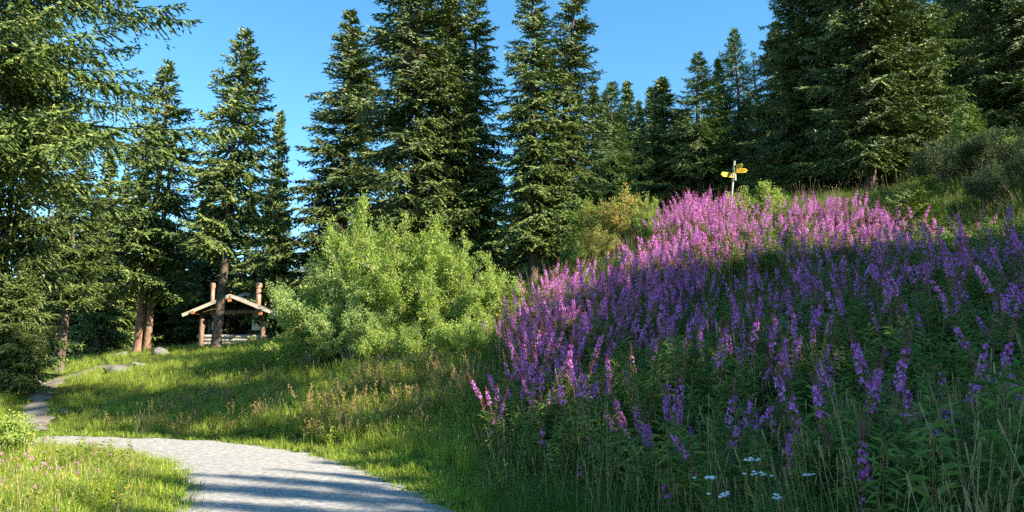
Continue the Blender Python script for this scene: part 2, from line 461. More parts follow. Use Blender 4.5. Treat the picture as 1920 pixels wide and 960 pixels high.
# ------------------------------------------------------------------ trees
def spruce_meshes(name, seed, H, Rr, base, needle, bark, spacing=0.11, step=0.30, sprig=(.13, .23), width=.040, droop=1.0, nb=(4, 7),
                  r0=None, dead=True, gap=0.0, pw=0.62, twin=False, hang=0.45, bare=0.06, tl=.80, ncone=160, keep=1.0, jit=.38):
    """trunk, branch wood and needle meshes of one spruce standing at the origin"""
    g = np.random.default_rng(seed)
    r0 = r0 or 0.013 * H + 0.02
    ph = g.uniform(0, 6, 4)
    def axisp(z):
        z = np.asarray(z, float)
        return np.stack([.10 * np.sin(z * .35 + ph[0]) * z / H, .10 * np.sin(z * .3 + ph[1]) * z / H, z], -1)
    tz = np.concatenate([[-.5, 0, .12, .35], np.linspace(.8, H, 22)])
    tr = r0 * (1 - np.clip(tz, 0, H) / H) ** .85 + .006
    tr[:4] *= [1.7, 1.5, 1.22, 1.08]
    tm = MB().tube(axisp(tz), tr, 10)
    if twin:
        q = axisp(tz); q[:, 0] += .30 + .02 * tz; q[:, 1] += .1
        tm.tube(q[:20], tr[:20] * .72, 8)
    wood, need = MB(), MB()
    PP, DD, CP_, CD_ = [], [], [], []
    z = base
    while z < H - .12:
        t = (H - z) / (H - base)
        Lm = Rr * t ** pw * (1 - math.exp(-t * 12)) * (1 - .16 * t ** 4)
        for _ in range(g.integers(*nb)):
            if g.random() < gap:
                continue
            a = g.uniform(0, 2 * math.pi)
            L = Lm * (g.uniform(.35, .6) if g.random() < .22 else g.uniform(.72, 1.15)) * (1.2 if g.random() < .10 else 1) + .12
            ts = min(1, t * 1.7)
            e0 = R(48) * (1 - ts) + R(-8) * ts * droop + g.normal(0, R(7))
            m = max(4, int(L / (.095 * spacing / .11)))
            s = np.linspace(0, 1, m)
            sag, up = .30 * ts * droop, .22 * ts
            rad = np.array([math.cos(a), math.sin(a), 0]); sd_ = np.array([-math.sin(a), math.cos(a), 0])
            zz0 = z + g.uniform(-.12, .12)
            Cn = axisp(zz0)[None] + rad * (L * s * math.cos(e0))[:, None] + sd_ * (.06 * L * np.sin(s * 4 + g.uniform(0, 6)))[:, None]
            Cn[:, 2] += L * (s * math.sin(e0) - sag * s ** 2 + up * s ** 3)
            k = np.linspace(0, m - 1, 5).astype(int)
            wood.tube(Cn[k], np.linspace(.012 + .010 * L, .004, 5), 3, cap=False)
            fw = nrm(np.gradient(Cn, axis=0))
            ok = s > bare * ts + .04
            sel = np.where(ok)[0]
            for sg in (-1, 1):
                l = np.clip(.50 * L * (1 - s[sel]) + .16, .14, tl) * g.uniform(.35, 1.25, len(sel)) * (g.random(len(sel)) < keep)
                cnt = np.maximum(1, (l / spacing * .8).astype(int) + 1)
                ii = np.repeat(np.arange(len(sel)), cnt)
                kk = np.concatenate([np.arange(c) for c in cnt]) / np.repeat(cnt, cnt)
                kk = kk + g.uniform(0, .2, len(kk))
                dn = -hang * ts * g.uniform(.3, 1.3, len(sel)) - .05 + g.normal(0, .32, len(sel))
                dr = nrm(sg * sd_[None] * g.uniform(.45, 1.1, len(sel))[:, None] + fw[sel] * g.uniform(.3, 1.1, len(sel))[:, None] + np.array([0, 0, 1.0])[None] * dn[:, None])
                pos = Cn[sel][ii] + dr[ii] * (l[ii] * kk)[:, None]
                pos[:, 2] -= hang * .8 * ts * l[ii] * kk ** 2
                d = nrm(dr[ii] + g.normal(0, jit, (len(ii), 3)) + np.array([0, 0, -.25 * ts]))
                PP.append(pos); DD.append(d * g.uniform(*sprig, len(ii))[:, None])
                en = dr * l[:, None] * 1.1; en[:, 2] -= hang * .5 * ts * l
                CP_.append(Cn[sel]); CD_.append(en)
            d = nrm(fw + g.normal(0, .45, (m, 3)) + np.array([0, 0, .25]))
            PP.append(Cn[ok]); DD.append((d * g.uniform(*sprig, m)[:, None])[ok])
        z += step * g.uniform(.7, 1.3) * (0.55 + .45 * min(1, t * 3))
    tp = axisp(np.linspace(H - .5, H, 12)); PP.append(tp); DD.append(nrm(g.normal(0, .5, (12, 3)) + [0, 0, .9]) * .13)
    cones_ = MB()
    if ncone:
        allp = np.concatenate(PP)
        hi = np.where((allp[:, 2] > H * .42) & (np.hypot(allp[:, 0], allp[:, 1]) > .35 * Rr))[0]
        if len(hi):
            q = allp[g.choice(hi, ncone)]
            cones_.add(*cones(q, g.normal(0, .02, (ncone, 3)) + [0, 0, -.13], .028))
    if dead:
        for zz0 in np.arange(.9, base + 1.0, .16):
            a = g.uniform(0, 6.28); L = g.uniform(.25, .9)
            p0 = axisp(zz0)
            e = np.array([math.cos(a), math.sin(a), g.uniform(-.4, .1)])
            q = np.stack([p0, p0 + e * L * .5, p0 + e * L + [0, 0, -.1 * L]])
            wood.tube(q, [.016, .010, .003], 3, cap=False)
    Pn, Dn = np.concatenate(PP), np.concatenate(DD)
    need.add(*cones(Pn, Dn, width * g.uniform(.7, 1.25, len(Pn))))
    cp_, cd_ = np.concatenate(CP_), np.concatenate(CD_)
    need.add(*cones(cp_ - cd_ * .15, cd_ * 1.15, width * g.uniform(.8, 1.2, len(cp_))))
    return (tm.mesh(name + '_trunk', bark, True), wood.mesh(name + '_branches', M['twig']), need.mesh(name + '_crown', needle), H, Rr, cones_.mesh(name + '_cones', M['cone']) if ncone else None)

VAR = {}
def variant(k, **kw):
    VAR[k] = spruce_meshes(k, **kw)
variant('columnar_spruce', seed=11, H=22, Rr=2.7, base=2.2, needle=M['spruce'], bark=M['bark'], nb=(6, 9), step=.40, r0=.22)
variant('broad_spruce', seed=23, H=22, Rr=3.3, base=.35, needle=M['spruce'], bark=M['bark'], nb=(6, 9), step=.40, dead=False, r0=.25)
variant('narrow_spruce', seed=31, H=21, Rr=1.9, base=2.6, needle=M['spruce'], bark=M['bark'], nb=(5, 8), step=.36, gap=.08, droop=1.2, r0=.19)
variant('tall_stem_spruce', seed=43, H=16, Rr=2.0, base=5.0, needle=M['spruce'], bark=M['bark'], nb=(5, 8), step=.38, gap=.12, droop=.7, ncone=60, r0=.165)
variant('twin_stem_spruce', seed=47, H=16, Rr=2.0, base=3.4, needle=M['spruce'], bark=M['bark_red'], nb=(5, 8), step=.36, gap=.08, droop=1.1, ncone=60, twin=True, r0=.19, dead=False)
variant('forest_spruce', seed=53, H=15, Rr=1.9, base=.8, needle=M['spruce'], bark=M['bark'], spacing=.16, step=.36, sprig=(.20, .34), width=.060, nb=(5, 8), ncone=0, pw=.75)
variant('giant_spruce', seed=61, H=25, Rr=5.2, base=8.5, needle=M['spruce'], bark=M['bark'], spacing=.095, step=.62, sprig=(.12, .21), width=.034, nb=(6, 9), gap=.1, pw=.45, hang=.75, bare=.05, droop=.5, dead=False, tl=.75, ncone=300, r0=.3, keep=.92, jit=.5)
variant('bushy_spruce', seed=63, H=11, Rr=3.0, base=.3, needle=M['spruce'], bark=M['bark'], nb=(6, 9), step=.36, dead=False, r0=.17, pw=.7, ncone=40, jit=.5)
variant('high_crown_spruce', seed=67, H=23, Rr=1.7, base=14.8, needle=M['spruce'], bark=M['bark'], nb=(5, 8), step=.4, ncone=0, r0=.16, dead=False)
variant('larch', seed=71, H=14, Rr=2.3, base=1.6, needle=M['larch'], bark=M['bark'], spacing=.12, step=.34, sprig=(.16, .28), width=.030, nb=(5, 8), droop=.5, hang=.5, gap=.05, pw=.7, ncone=0)
variant('young_spruce', seed=83, H=2.2, Rr=.85, base=.08, needle=M['spruce_y'], bark=M['bark'], spacing=.06, step=.12, sprig=(.06, .10), width=.013, nb=(5, 8), dead=False, droop=.2, hang=.15, r0=.03, ncone=0)
variant('bare_spruce', seed=89, H=13, Rr=.9, base=2.0, needle=M['spruce'], bark=M['bark'], spacing=.22, step=.35, sprig=(.10, .16), width=.018, nb=(3, 5), gap=.3, ncone=0)

NT = 0
def tree(kind, px, Y, top, label, rw=None, cat='tree', group=None, rot=None, lean=(0, 0), xy=None, height=None, name=None):
    """a spruce standing where the photograph shows it: foot at column px, depth Y, tip at row top, crown radius rw metres"""
    global NT
    NT += 1
    tm, wd, nd, H, Rr, cn = VAR[kind]
    if xy is None:
        b = P(px, 560, Y); x, y = b[0], b[1]
    else:
        x, y = xy
    z = float(zat(x, y))
    h = height or (P(px, top, Y)[2] - z)
    sc = rw / Rr if rw else h / H
    g = random.Random(NT * 17)
    o = empty(name or kind, (x, y, z - .03), 0, (sc, sc, h / H))
    o.rotation_euler = (lean[1], lean[0], g.uniform(0, 6.28) if rot is None else rot)
    o.rotation_mode = 'ZYX'
    tag(o, label, cat, group)
    link('trunk', tm, o); link('branches', wd, o)['kind'] = 'stuff'; link('crown', nd, o)
    if cn is not None:
        link('hanging_cones', cn, o)['kind'] = 'stuff'
    return o

# left edge
tree('giant_spruce', -70, 21.5, -480, 'huge spruce at the left edge with long branches reaching over the sky', rw=6.2, rot=3.1)
tree('bushy_spruce', 2, 25, 100, 'yellow-green spruce below the long branches at the left edge', rw=2.7)
tree('bushy_spruce', 40, 24.0, 480, 'low dark spruce with foliage down to the ground beside the footpath', rw=1.45)
tree('tall_stem_spruce', 122, 33, 270, 'slim spruce with thin pale trunk beside the footpath', rw=2.1, lean=(R(1.2), 0))
tree('forest_spruce', 192, 43, 288, 'dark narrow spruce behind the slim pale-trunked one', rw=2.0)
tree('forest_spruce', 225, 47, 330, 'small dark spruce half hidden left of the twin-stemmed tree', rw=2.0)
tree('twin_stem_spruce', 266, 36, 114, 'spruce with two reddish sunlit stems left of the cabin', rw=2.5, lean=(R(2.2), 0))
tree('tall_stem_spruce', 409, 35, 52, 'tall spruce whose bare dark trunk stands in front of the cabin', rw=2.7, lean=(R(2.4), 0))
tree('forest_spruce', 505, 46, 208, 'slim pointed spruce right behind the cabin', rw=1.75, lean=(R(1), 0))
# middle
tree('columnar_spruce', 640, 46.5, 22, 'dark pointed spruce left of the big central group', rw=4.6)
tree('columnar_spruce', 778, 33, -190, 'massive spruce with cones in the middle behind the willows', rw=3.7)
tree('broad_spruce', 838, 33.6, -40, 'spruce tucked behind the right side of the massive central one', rw=2.5)
tree('narrow_spruce', 886, 33.5, -60, 'narrow tall spruce on the right of the central group', rw=1.9)
tree('narrow_spruce', 1000, 32, -60, 'tall narrow spruce with bare lower trunk, left of the pair', rw=2.1, rot=1.1)
tree('narrow_spruce', 1037, 33, -70, 'tall narrow spruce with bare lower trunk, right of the pair', rw=2.1, lean=(R(4.4), 0), rot=2.7)
# behind the signpost
tree('larch', 1155, 47, 152, 'bright green larch right of the pair of tall spruces', rw=3.0)
tree('forest_spruce', 1252, 56, 145, 'pointed spruce standing above the rowan bush', rw=3.2)
tree('forest_spruce', 1205, 60, 190, 'thin dark spruce top between larch and pointed spruce', rw=1.6)
tree('larch', 1322, 54, 98, 'round-topped blue-green larch left of the signpost', rw=3.4)
tree('forest_spruce', 1362, 58, 112, 'spruce just behind the round-topped larch', rw=1.9)
tree('larch', 1400, 57, 52, 'tall thin larch straight above the signpost', rw=2.8)
tree('bare_spruce', 1437, 55, 96, 'half dead spindly spruce next to the dark mass of trees', rw=1.1)
# right
tree('broad_spruce', 1478, 40, 40, 'dark spruce at the left flank of the big right group', rw=2.7)
tree('broad_spruce', 1530, 34, -120, 'tall dark spruce with leftmost crown of the big right group', rw=3.1)
tree('columnar_spruce', 1600, 33, -220, 'tall shaded spruce in the middle of the big right group', rw=3.0)
tree('columnar_spruce', 1648, 30, -260, 'spruce with a stout dark trunk on the sunlit bank', rw=3.0, rot=2.2)
tree('broad_spruce', 1735, 31.5, -210, 'sunlit yellow-green spruce on the right of the big group', rw=2.7)
tree('broad_spruce', 1860, 38, -160, 'dark spruce in the shade near the right edge', rw=3.4)
tree('broad_spruce', 1945, 33, -180, 'dark spruce cut by the right edge', rw=3.4)

# forest behind, too alike to tell apart
fr = random.Random(5)
def back(label, n, px0, px1, y0, y1, t0, t1, grp):
    for i in range(n):
        px = px0 + (px1 - px0) * (i + fr.uniform(.1, .9)) / n
        third = ('left part', 'middle', 'right part')[min(2, 3 * i // n)]
        tree('forest_spruce', px, fr.uniform(y0, y1), fr.uniform(t0, t1), label + ', ' + third + ' of that forest', rw=fr.uniform(2.4, 3.4), group=grp + ', ' + third)
back('dark spruce in the forest behind the cabin', 16, 60, 520, 50, 66, 330, 480, 'forest spruces behind the cabin')
back('dark spruce deep behind the central trees', 7, 700, 1130, 46, 60, 300, 420, 'forest spruces behind the central trees')
back('dark spruce in the shaded forest beyond the signpost', 22, 1110, 1500, 58, 76, 150, 300, 'forest spruces beyond the signpost')
back('dark spruce in the forest behind the big right group', 10, 1500, 2000, 44, 56, -60, 60, 'forest spruces behind the right group')
# beside the camera, out of the picture: they throw the shade on the slope and road
CR = [(-1.5, 14), (0, 14.5), (1.2, 14), (2.3, 15), (3.3, 14.5), (4.3, 14.6), (5.0, 15.2), (5.9, 15.6), (6.8, 15.4), (7.7, 17.2), (8.5, 15.8), (9.3, 15.2), (10.4, 15.2),
      (11.2, 15.6), (12.0, 15.4), (12.8, 16.0), (13.6, 15.7), (14.4, 14.2), (15.2, 16.5), (16.0, 16.9), (16.8, 16.6), (17.6, 16.3), (18.4, 15.6),
      (12.9, 22), (14.5, 23), (16.1, 24), (5.4, 12.9), (6.4, 12.7), (7.3, 12.9), (8.2, 12.8), (9.0, 12.2)]
for i, (c_, tz_) in enumerate(CR):
    A_ = 15 + 1.8 * ((i * 7) % 5 - 2) / 2
    x_, y_ = .906 * A_ + .423 * c_, -.423 * A_ + .906 * c_
    tz_ += (A_ - 15) * math.tan(SUN_EL)
    tree('broad_spruce' if i % 2 else 'columnar_spruce', 0, 0, 0, 'spruce of the row beside the road, shading the slope, outside the picture', xy=(x_, y_), height=tz_ - float(zat(x_, y_)), rw=1.25 if i in (23, 24, 25) else .95 if (4.9 < c_ < 9.5 and tz_ > 13.5) else 1.9, group='shade trees beside the camera')
for i, (c_, A_) in enumerate([(14.8, 20), (16.3, 21), (22.4, 21.5), (23.7, 19.5)]):  # unseen trees added: raised crowns shade the left slope, sun passes below
    x_, y_ = .906 * A_ + .423 * c_, -.423 * A_ + .906 * c_
    tree('high_crown_spruce', 0, 0, 0, 'unseen tall bare-stemmed spruce, added outside the picture to shade the left slope', xy=(x_, y_), height=23 + (A_ - 20) * .3, rw=1.8, group='tall added shade trees right of the slope')
tree('young_spruce', 1672, 19, 0, 'bright young spruce seedling on the right bank', xy=tuple(P(1832, 400, 25.5)[:2]), height=2.4, rw=.8)
tree('young_spruce', 0, 0, 0, 'smaller bright spruce sapling left of the seedling on the right bank', xy=tuple(P(1803, 400, 26)[:2]), height=1.7, rw=.6)

# ------------------------------------------------------------------ cabin
M['log'] = surface('weathered_log', [(.26, .22, .18), (.42, .38, .33), (.56, .52, .47)], 3, 6, (.6, 4, 4), bump=.5, dist=.02)
M['post'] = surface('brown_timber', [(.12, .07, .045), (.22, .14, .095), (.32, .22, .155)], 3, 6, (4, 4, .6), bump=.5, dist=.02)
M['dark_wood'] = surface('dark_boards', [(.025, .018, .014), (.06, .042, .03)], 3, 6, (4, 4, .6), bump=.4, dist=.02)  # very dark brown shared by boards, braces and roof decks
M['fascia'] = surface('pale_roof_board', [(.34, .28, .20), (.52, .46, .36), (.62, .57, .48)], 3, 6, (.6, 4, 4), bump=.4, dist=.02)
M['red_end'] = surface('sawn_log_end', [(.42, .15, .05), (.58, .24, .09)], 6, 4, bump=.2)
M['canvas'] = surface('cream_panel', [(.62, .58, .46), (.74, .70, .60)], 2, 4, bump=.1)
M['shingle'] = surface('wood_shingle', [(.09, .075, .065), (.17, .15, .13), (.26, .24, .22)], 4, 6, (3, 3, 3), bump=.5, dist=.02)
M['flue'] = surface('copper_flue', [(.20, .11, .07), (.34, .20, .13), (.46, .31, .21)], 2.5, 5, (3, 3, .8), rough=.5, bump=.1, spec=.4)

def rotm(ax, a):
    c, s_ = math.cos(a), math.sin(a)
    return np.array({'x': [[1, 0, 0], [0, c, -s_], [0, s_, c]], 'y': [[c, 0, s_], [0, 1, 0], [-s_, 0, c]], 'z': [[c, -s_, 0], [s_, c, 0], [0, 0, 1]]}[ax])

cb = P(437, 655, 45)
cabin = tag(empty('log_shelter', cb), 'open log shelter with gabled shingle roof and two flues under the trees', 'cabin')
K = 45 / 1440.0
def cx(px): return (px - 437) * K
def cz(py): return (655 - py) * K
def logm(p0, p1, r, seed=0):
    g = np.random.default_rng(seed)
    t = np.linspace(0, 1, 7)[:, None]
    q = np.asarray(p0)[None] * (1 - t) + np.asarray(p1)[None] * t
    return MB().tube(q, r * (1 + g.normal(0, .04, 7)), 8)
for i in range(4):                                          # parapet logs, one by one
    logm((cx(373) - .1 * (i % 2), 0, .10 + .215 * i), (cx(497) + .1 * (i % 2), 0, .10 + .215 * i), .112, i).obj('parapet_log', M['log'], cabin, True)
for i in range(4):
    logm((cx(376), .3, .10 + .215 * i), (cx(376), 4.0, .10 + .215 * i), .10, 9 + i).obj('side_log', M['log'], cabin, True)
    logm((cx(494), .3, .10 + .215 * i), (cx(494), 4.0, .10 + .215 * i), .10, 19 + i).obj('side_log', M['log'], cabin, True)
for x, y, zt, r in [(cx(378), -.13, 2.05, .15), (cx(363), 1.2, 2.05, .13), (cx(492), -.13, 2.05, .15), (cx(378), 4.1, 2.1, .14), (cx(492), 4.1, 2.1, .14), (cx(437), 4.1, 2.2, .13), (cx(352), 3.2, 1.9, .13)]:
    logm((x, y, -.6), (x, y, zt), r, int(abs(x * 10))).obj('post', M['post'], cabin, True)
MB().box((cx(437), -.06, 2.17), (4.2, .18, .2)).obj('tie_beam', M['post'], cabin)
MB().box((cx(437), 4.1, 2.2), (4.2, .18, .2)).obj('tie_beam', M['post'], cabin)
MB().box((cx(402), .12, 1.62), (.50, .05, .95)).obj('canvas_panel', M['canvas'], cabin)
MB().box((cx(478), .12, 1.60), (.55, .05, .95)).obj('canvas_panel', M['canvas'], cabin)
# braces and king post
for x0, z0, x1, z1 in [(cx(380), 1.25, cx(403), 1.95), (cx(490), 1.25, cx(468), 1.95), (cx(437), 2.2, cx(437), 3.0), (cx(410), 2.25, cx(428), 2.75), (cx(464), 2.25, cx(446), 2.75)]:
    MB().tube([(x0, .02, z0), (x1, .02, z1)], .055, 6).obj('brace', M['dark_wood'], cabin)
for i in range(16):                                          # dark back wall boards, with a gap for the view through
    x = cx(384) + i * .21
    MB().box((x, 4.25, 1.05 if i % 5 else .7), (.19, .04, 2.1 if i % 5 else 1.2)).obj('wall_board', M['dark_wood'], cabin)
def gable(peak, left, right, y0, y1, th, nm):
    rf = MB()
    px_, pz_ = peak
    root = None
    for (ex, ez), sgn in ((left, -1), (right, 1)):
        L = math.hypot(ex - px_, pz_ - ez); a = math.atan2(pz_ - ez, abs(ex - px_)) * sgn
        rm = rotm('y', a)
        c = np.array([(ex + px_) / 2, (y0 + y1) / 2, (ez + pz_) / 2])
        up = rm @ np.array([0, 0, 1.0]); al = rm @ np.array([sgn, 0, 0.0])
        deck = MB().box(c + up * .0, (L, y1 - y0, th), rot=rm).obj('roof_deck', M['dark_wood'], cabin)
        n = max(3, int(L / .32))
        for k in range(n):                                   # courses of shingle boards lapping down the slope
            cc = c + al * (-L / 2 + (k + .5) * L / n) + up * (th / 2 + .035 + .012 * (k % 2))
            tilt = rotm('y', a - sgn * .05)
            MB().box(cc, (L / n + .06, y1 - y0 + .05 + .06 * random.random(), .04), rot=tilt).obj('shingle_course', M['shingle'], deck)
        MB().box(c + np.array([0, -(y1 - y0) / 2 - .03, 0]) + up * .02, (L + .03, .06, th + .09), rot=rm).obj('fascia_board', M['fascia'], cabin)
gable((cx(437), cz(558)), (cx(352), cz(594)), (cx(523), cz(592)), -.9, 2.0, .10, 'front')
gable((cx(431), cz(546)), (cx(339), cz(582)), (cx(505), cz(578)), 2.2, 5.2, .10, 'rear')
for i in range(9):                                           # boards of the dark gable
    x = cx(407) + i * .235
    hgt = max(.12, (cz(564) - .10) - 2.27 - abs(x) * .40)
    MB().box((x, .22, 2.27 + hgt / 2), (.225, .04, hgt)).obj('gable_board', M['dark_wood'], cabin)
for x, z in [(cx(437), cz(566)), (cx(371), cz(588)), (cx(495), cz(590))]:
    p = MB().tube([(x, -.96, z), (x, 4.9, z)], .10, 8).obj('purlin', M['post'], cabin, True)
    MB().tube([(x, -1.03, z), (x, -.93, z)], .105, 10).obj('sawn_end', M['red_end'], p)
for px, y, z0, w_ in [(396, -.2, 2.0, .115), (482, -.2, 2.0, .15)]:
    x = cx(px)
    f = MB().tube([(x, y, z0), (x, y, cz(541))], w_, 12).obj('flue', M['flue'], cabin, True)
    MB().tube([(x, y, cz(542)), (x, y, cz(540.5))], w_ * .8, 12).obj('flue_gap', M['dark_wood'], f)
    MB().tube([(x, y, cz(541)), (x, y, cz(533)), (x, y, cz(531.5))], [w_ * 1.25, w_ * 1.25, w_ * .7], 12).obj('flue_cap', M['flue'], f)

# ------------------------------------------------------------------ signpost
M['pole'] = surface('grey_steel_pole', [(.20, .17, .14), (.33, .29, .24)], 8, 3, bump=0, rough=.45, spec=.5)
M['yellow'] = surface('yellow_sign', [(.78, .50, .02), (.86, .58, .04)], 3, 3, bump=0, rough=.4, spec=.4)
M['black'] = surface('black_paint', [(.02, .02, .02), (.03, .03, .03)], 3, 2, bump=0, rough=.5)
M['plaque'] = surface('white_plaque', [(.7, .7, .68), (.8, .8, .78)], 3, 2, bump=0, rough=.5)
sb = P(1363, 395, 24); st = P(1370, 302, 24)
sz = float(zat(sb[0], sb[1])) - .05
sign = tag(empty('signpost', (sb[0], sb[1], sz)), 'hiking signpost with yellow arrow boards on a grey pole above the fireweed', 'signpost')
sh = st[2] - sz
tl = (P(1370, 302, 24)[0] - P(1363, 390, 24)[0])
MB().tube([(0, 0, -.3), (tl * sh / 1.5 * .5, 0, sh * .5), (tl * sh / 1.5, 0, sh)], .033, 12).obj('pole', M['pole'], sign, True)
lx = lambda z: tl * z / 1.5
def arrow(z, dirn, ang, length=.56, hgt=.155, roll=0.0):
    s_ = dirn
    o = np.array([(0, -hgt / 2), (length - .07, -hgt / 2), (length, 0), (length - .07, hgt / 2), (0, hgt / 2)])
    V = []
    for y in (-.012, .012):
        for a, b in o: V.append((a * s_, y, b))
    n = 5
    T = [[0, i, i + 1] for i in range(1, n - 1)] + [[n, n + i + 1, n + i] for i in range(1, n - 1)]
    for i in range(n):
        j = (i + 1) % n
        T += [[i, n + i, j], [j, n + i, n + j]]
    rm = rotm('z', ang) @ rotm('y', roll)
    b = np.array([lx(z), -.055, z])
    a_ = MB().add(np.array(V) @ rm.T + b, T).obj('arrow_board', M['yellow'], sign)
    for row, (zz, x0, x1) in enumerate([(.038, .10, .30), (0.0, .10, .34), (-.038, .10, .26)]):      # lines of small print
        mb = MB(); x = x0; g = random.Random(row + int(z * 10))
        while x < x1:
            wl = g.uniform(.02, .05)
            mb.box(np.array([(x + wl / 2) * s_, -.0135, zz]) @ rm.T + b, (wl, .002, .014), rot=rm); x += wl + .012
        ln = mb.obj('print_line', M['black'], a_); ln['kind'] = 'stuff'
    MB().box(np.array([.05 * s_, -.0135, 0]) @ rm.T + b, (.05, .002, .10), rot=rm).obj('pictogram_patch', M['black'], a_)
ztop = lambda py: P(1369, py, 24)[2] - sz
arrow(ztop(330), -1, .25, .46, .15, .06)
arrow(ztop(321), 1, -.15, .42, .14, .02)
arrow(ztop(315), 1, -1.0, .34, .15, .0)
MB().box((lx(1.9) + .075, -.05, ztop(332)), (.045, .015, .24)).obj('small_plaque', M['plaque'], sign)
for py in (312, 326, 338):
    z = ztop(py); MB().tube([(lx(z), 0, z - .02), (lx(z), 0, z + .02)], .05, 12).obj('clamp_band', M['pole'], sign, True)

# ------------------------------------------------------------------ rocks
def rock(px, py, Y, size, label, seed, flat=.6, sub=3):
    b = P(px, py, Y); z = float(zat(b[0], b[1]))
    import bmesh
    bm = bmesh.new(); bmesh.ops.create_icosphere(bm, subdivisions=sub, radius=1)
    V = np.array([v.co[:] for v in bm.verts]); T = np.array([[v.index for v in f.verts] for f in bm.faces]); bm.free()
    g = np.random.default_rng(seed)
    d = np.zeros(len(V))
    for k in range(7):
        n = nrm(g.normal(0, 1, 3)); c = g.uniform(.55, .85)
        h = V @ n
        V = V - np.where(h > c, h - c, 0)[:, None] * n
    V += .04 * np.sin(V[:, [1, 2, 0]] * 6 + g.uniform(0, 6, 3))
    V = V * np.array([size, size * g.uniform(.6, .9), size * flat])
    o = MB().add(V, T).obj('rock', M['rock'])
    o.location = (b[0], b[1], z + size * flat * .15); o.rotation_euler = (g.normal(0, .15), g.normal(0, .15), g.uniform(0, 6))
    return tag(o, label, 'rock', 'rocks on the meadow')
rock(222, 694, 29.5, .55, 'largest grey boulder in the shade above the footpath', 1, .5)
rock(252, 688, 30.5, .42, 'grey boulder right behind the largest one above the footpath', 2, .5)
rock(303, 655, 35, .5, 'grey boulder at the foot of the twin-stemmed spruce', 3, .6)
rock(346, 655, 40, .45, 'stone in the shade at the left corner of the cabin', 5, .6)
rock(122, 756, 21.5, .16, 'small pale stone in the shaded grass right of the footpath', 6)
rock(215, 748, 22.5, .22, 'low stone in the middle of the shaded slope', 7, .4)
rock(78, 716, 27, .3, 'stone left of the bend of the footpath', 8, .5)
rock(40, 722, 26, .35, 'stone under the dark spruce at the left edge', 9, .5)
rock(228, 668, 36, .55, 'flat stone nearest to the twin-stemmed spruce', 12, .25)
rock(1660, 368, 28.5, .28, 'white stone beside the stout dark trunk', 13, .6)

# ------------------------------------------------------------------ shrubs
def shrub_meshes(name, seed, Rx, Rz, nst, nleaf, llen, lw, leafm, base_out=.35, lift=.85, clump=.22, wm='stemgrey'):
    """woody stems fanning out of one foot, twigs with leaves"""
    g = np.random.default_rng(seed)
    wood, lf = MB(), MB()
    tips, dirs = [], []
    for i in range(nst):
        a = g.uniform(0, 2 * math.pi); out = math.sqrt(g.uniform(0.02, 1)) * Rx
        top = Rz * (1 - .55 * (out / Rx) ** 2) * g.uniform(.72, 1.05)
        p0 = np.array([math.cos(a), math.sin(a), 0]) * out * base_out * g.uniform(.3, 1)
        p3 = np.array([math.cos(a) * out, math.sin(a) * out, top])
        t = np.linspace(0, 1, 9)[:, None]
        mid = p0 * .55 + p3 * .45 + np.array([0, 0, .12 * top]) + g.normal(0, .06 * Rx, 3)
        q = (1 - t) ** 2 * p0 + 2 * t * (1 - t) * mid + t ** 2 * p3
        wood.tube(q, np.linspace(.035, .006, 9) * g.uniform(.6, 1.1), 4, cap=False)
        nt_ = g.integers(12, 20)
        for k in range(nt_):
            s = g.uniform(.18, 1) ** .7
            b = np.array([np.interp(s, t[:, 0], q[:, c]) for c in range(3)])
            d = nrm(nrm(p3 - p0) * .6 + g.normal(0, .7, 3) + [0, 0, .25]); L = g.uniform(.25, .75) * Rx * .35
            e = b + d * L
            wood.tube([b, (b + e) / 2 + g.normal(0, .03, 3), e], [.009, .006, .003], 3, cap=False)
            tips.append((b, e)); dirs.append(d)
    B = np.array([x[0] for x in tips]); E = np.array([x[1] for x in tips]); Dd = np.array(dirs)
    k = g.integers(0, len(B), nleaf); s = g.uniform(.1, 1.08, nleaf)[:, None]
    pos = B[k] * (1 - s) + E[k] * s + g.normal(0, clump * .3, (nleaf, 3))
    d = nrm(Dd[k] + g.normal(0, .8, (nleaf, 3)) + [0, 0, .1]) * g.uniform(.7, 1.25, nleaf)[:, None] * llen
    nn = nrm(g.normal(0, .7, (nleaf, 3)) + [0, 0, .6])
    ok = pos[:, 2] > .05
    lf.add(*leaves(pos[ok], d[ok], nn[ok], lw * g.uniform(.7, 1.2, ok.sum()), .3, .1))
    return wood.mesh(name + '_stems', M[wm]), lf.mesh(name + '_leaves', leafm), pos[ok]

def shrub(name, px, Y, meshes, label, sc=1.0, rot=0.0, cat='shrub', group=None, xy=None):
    b = P(px, 600, Y) if xy is None else xy
    o = tag(empty(name, (b[0], b[1], float(zat(b[0], b[1])) - .05), rot, sc), label, cat, group)
    link('stems', meshes[0], o); link('crown', meshes[1], o)
    return o
W1 = shrub_meshes('willow', 101, 2.3, 3.6, 34, 30000, .085, .020, M['willow'])
W2 = shrub_meshes('birch', 102, 2.1, 4.1, 34, 32000, .080, .022, M['alder'])
W3 = shrub_meshes('low_willow', 103, 1.3, 1.6, 22, 11000, .075, .022, M['alder'])
W4 = shrub_meshes('rowan', 104, 1.5, 2.6, 24, 9000, .10, .024, M['rowan'])
W5 = shrub_meshes('dark_bush', 105, 2.0, 1.8, 40, 34000, .075, .013, M['juniper'], base_out=.7, wm='twig')
shrub('willow_bush', 628, 24.5, W1, 'silvery willow bush at the left of the big thicket', .95, .3)
shrub('willow_bush', 672, 23.0, W1, 'pale willow bush with bare grey twigs at its foot, thicket front', .68, 2.1)
shrub('willow_bush', 620, 27.0, W1, 'willow bush farthest left, closest to the cabin', .78, 4.0)
shrub('birch_bush', 692, 25.0, W2, 'tallest bush of the thicket with upright branches', (1.0, 1.0, 1.2), 1.0)
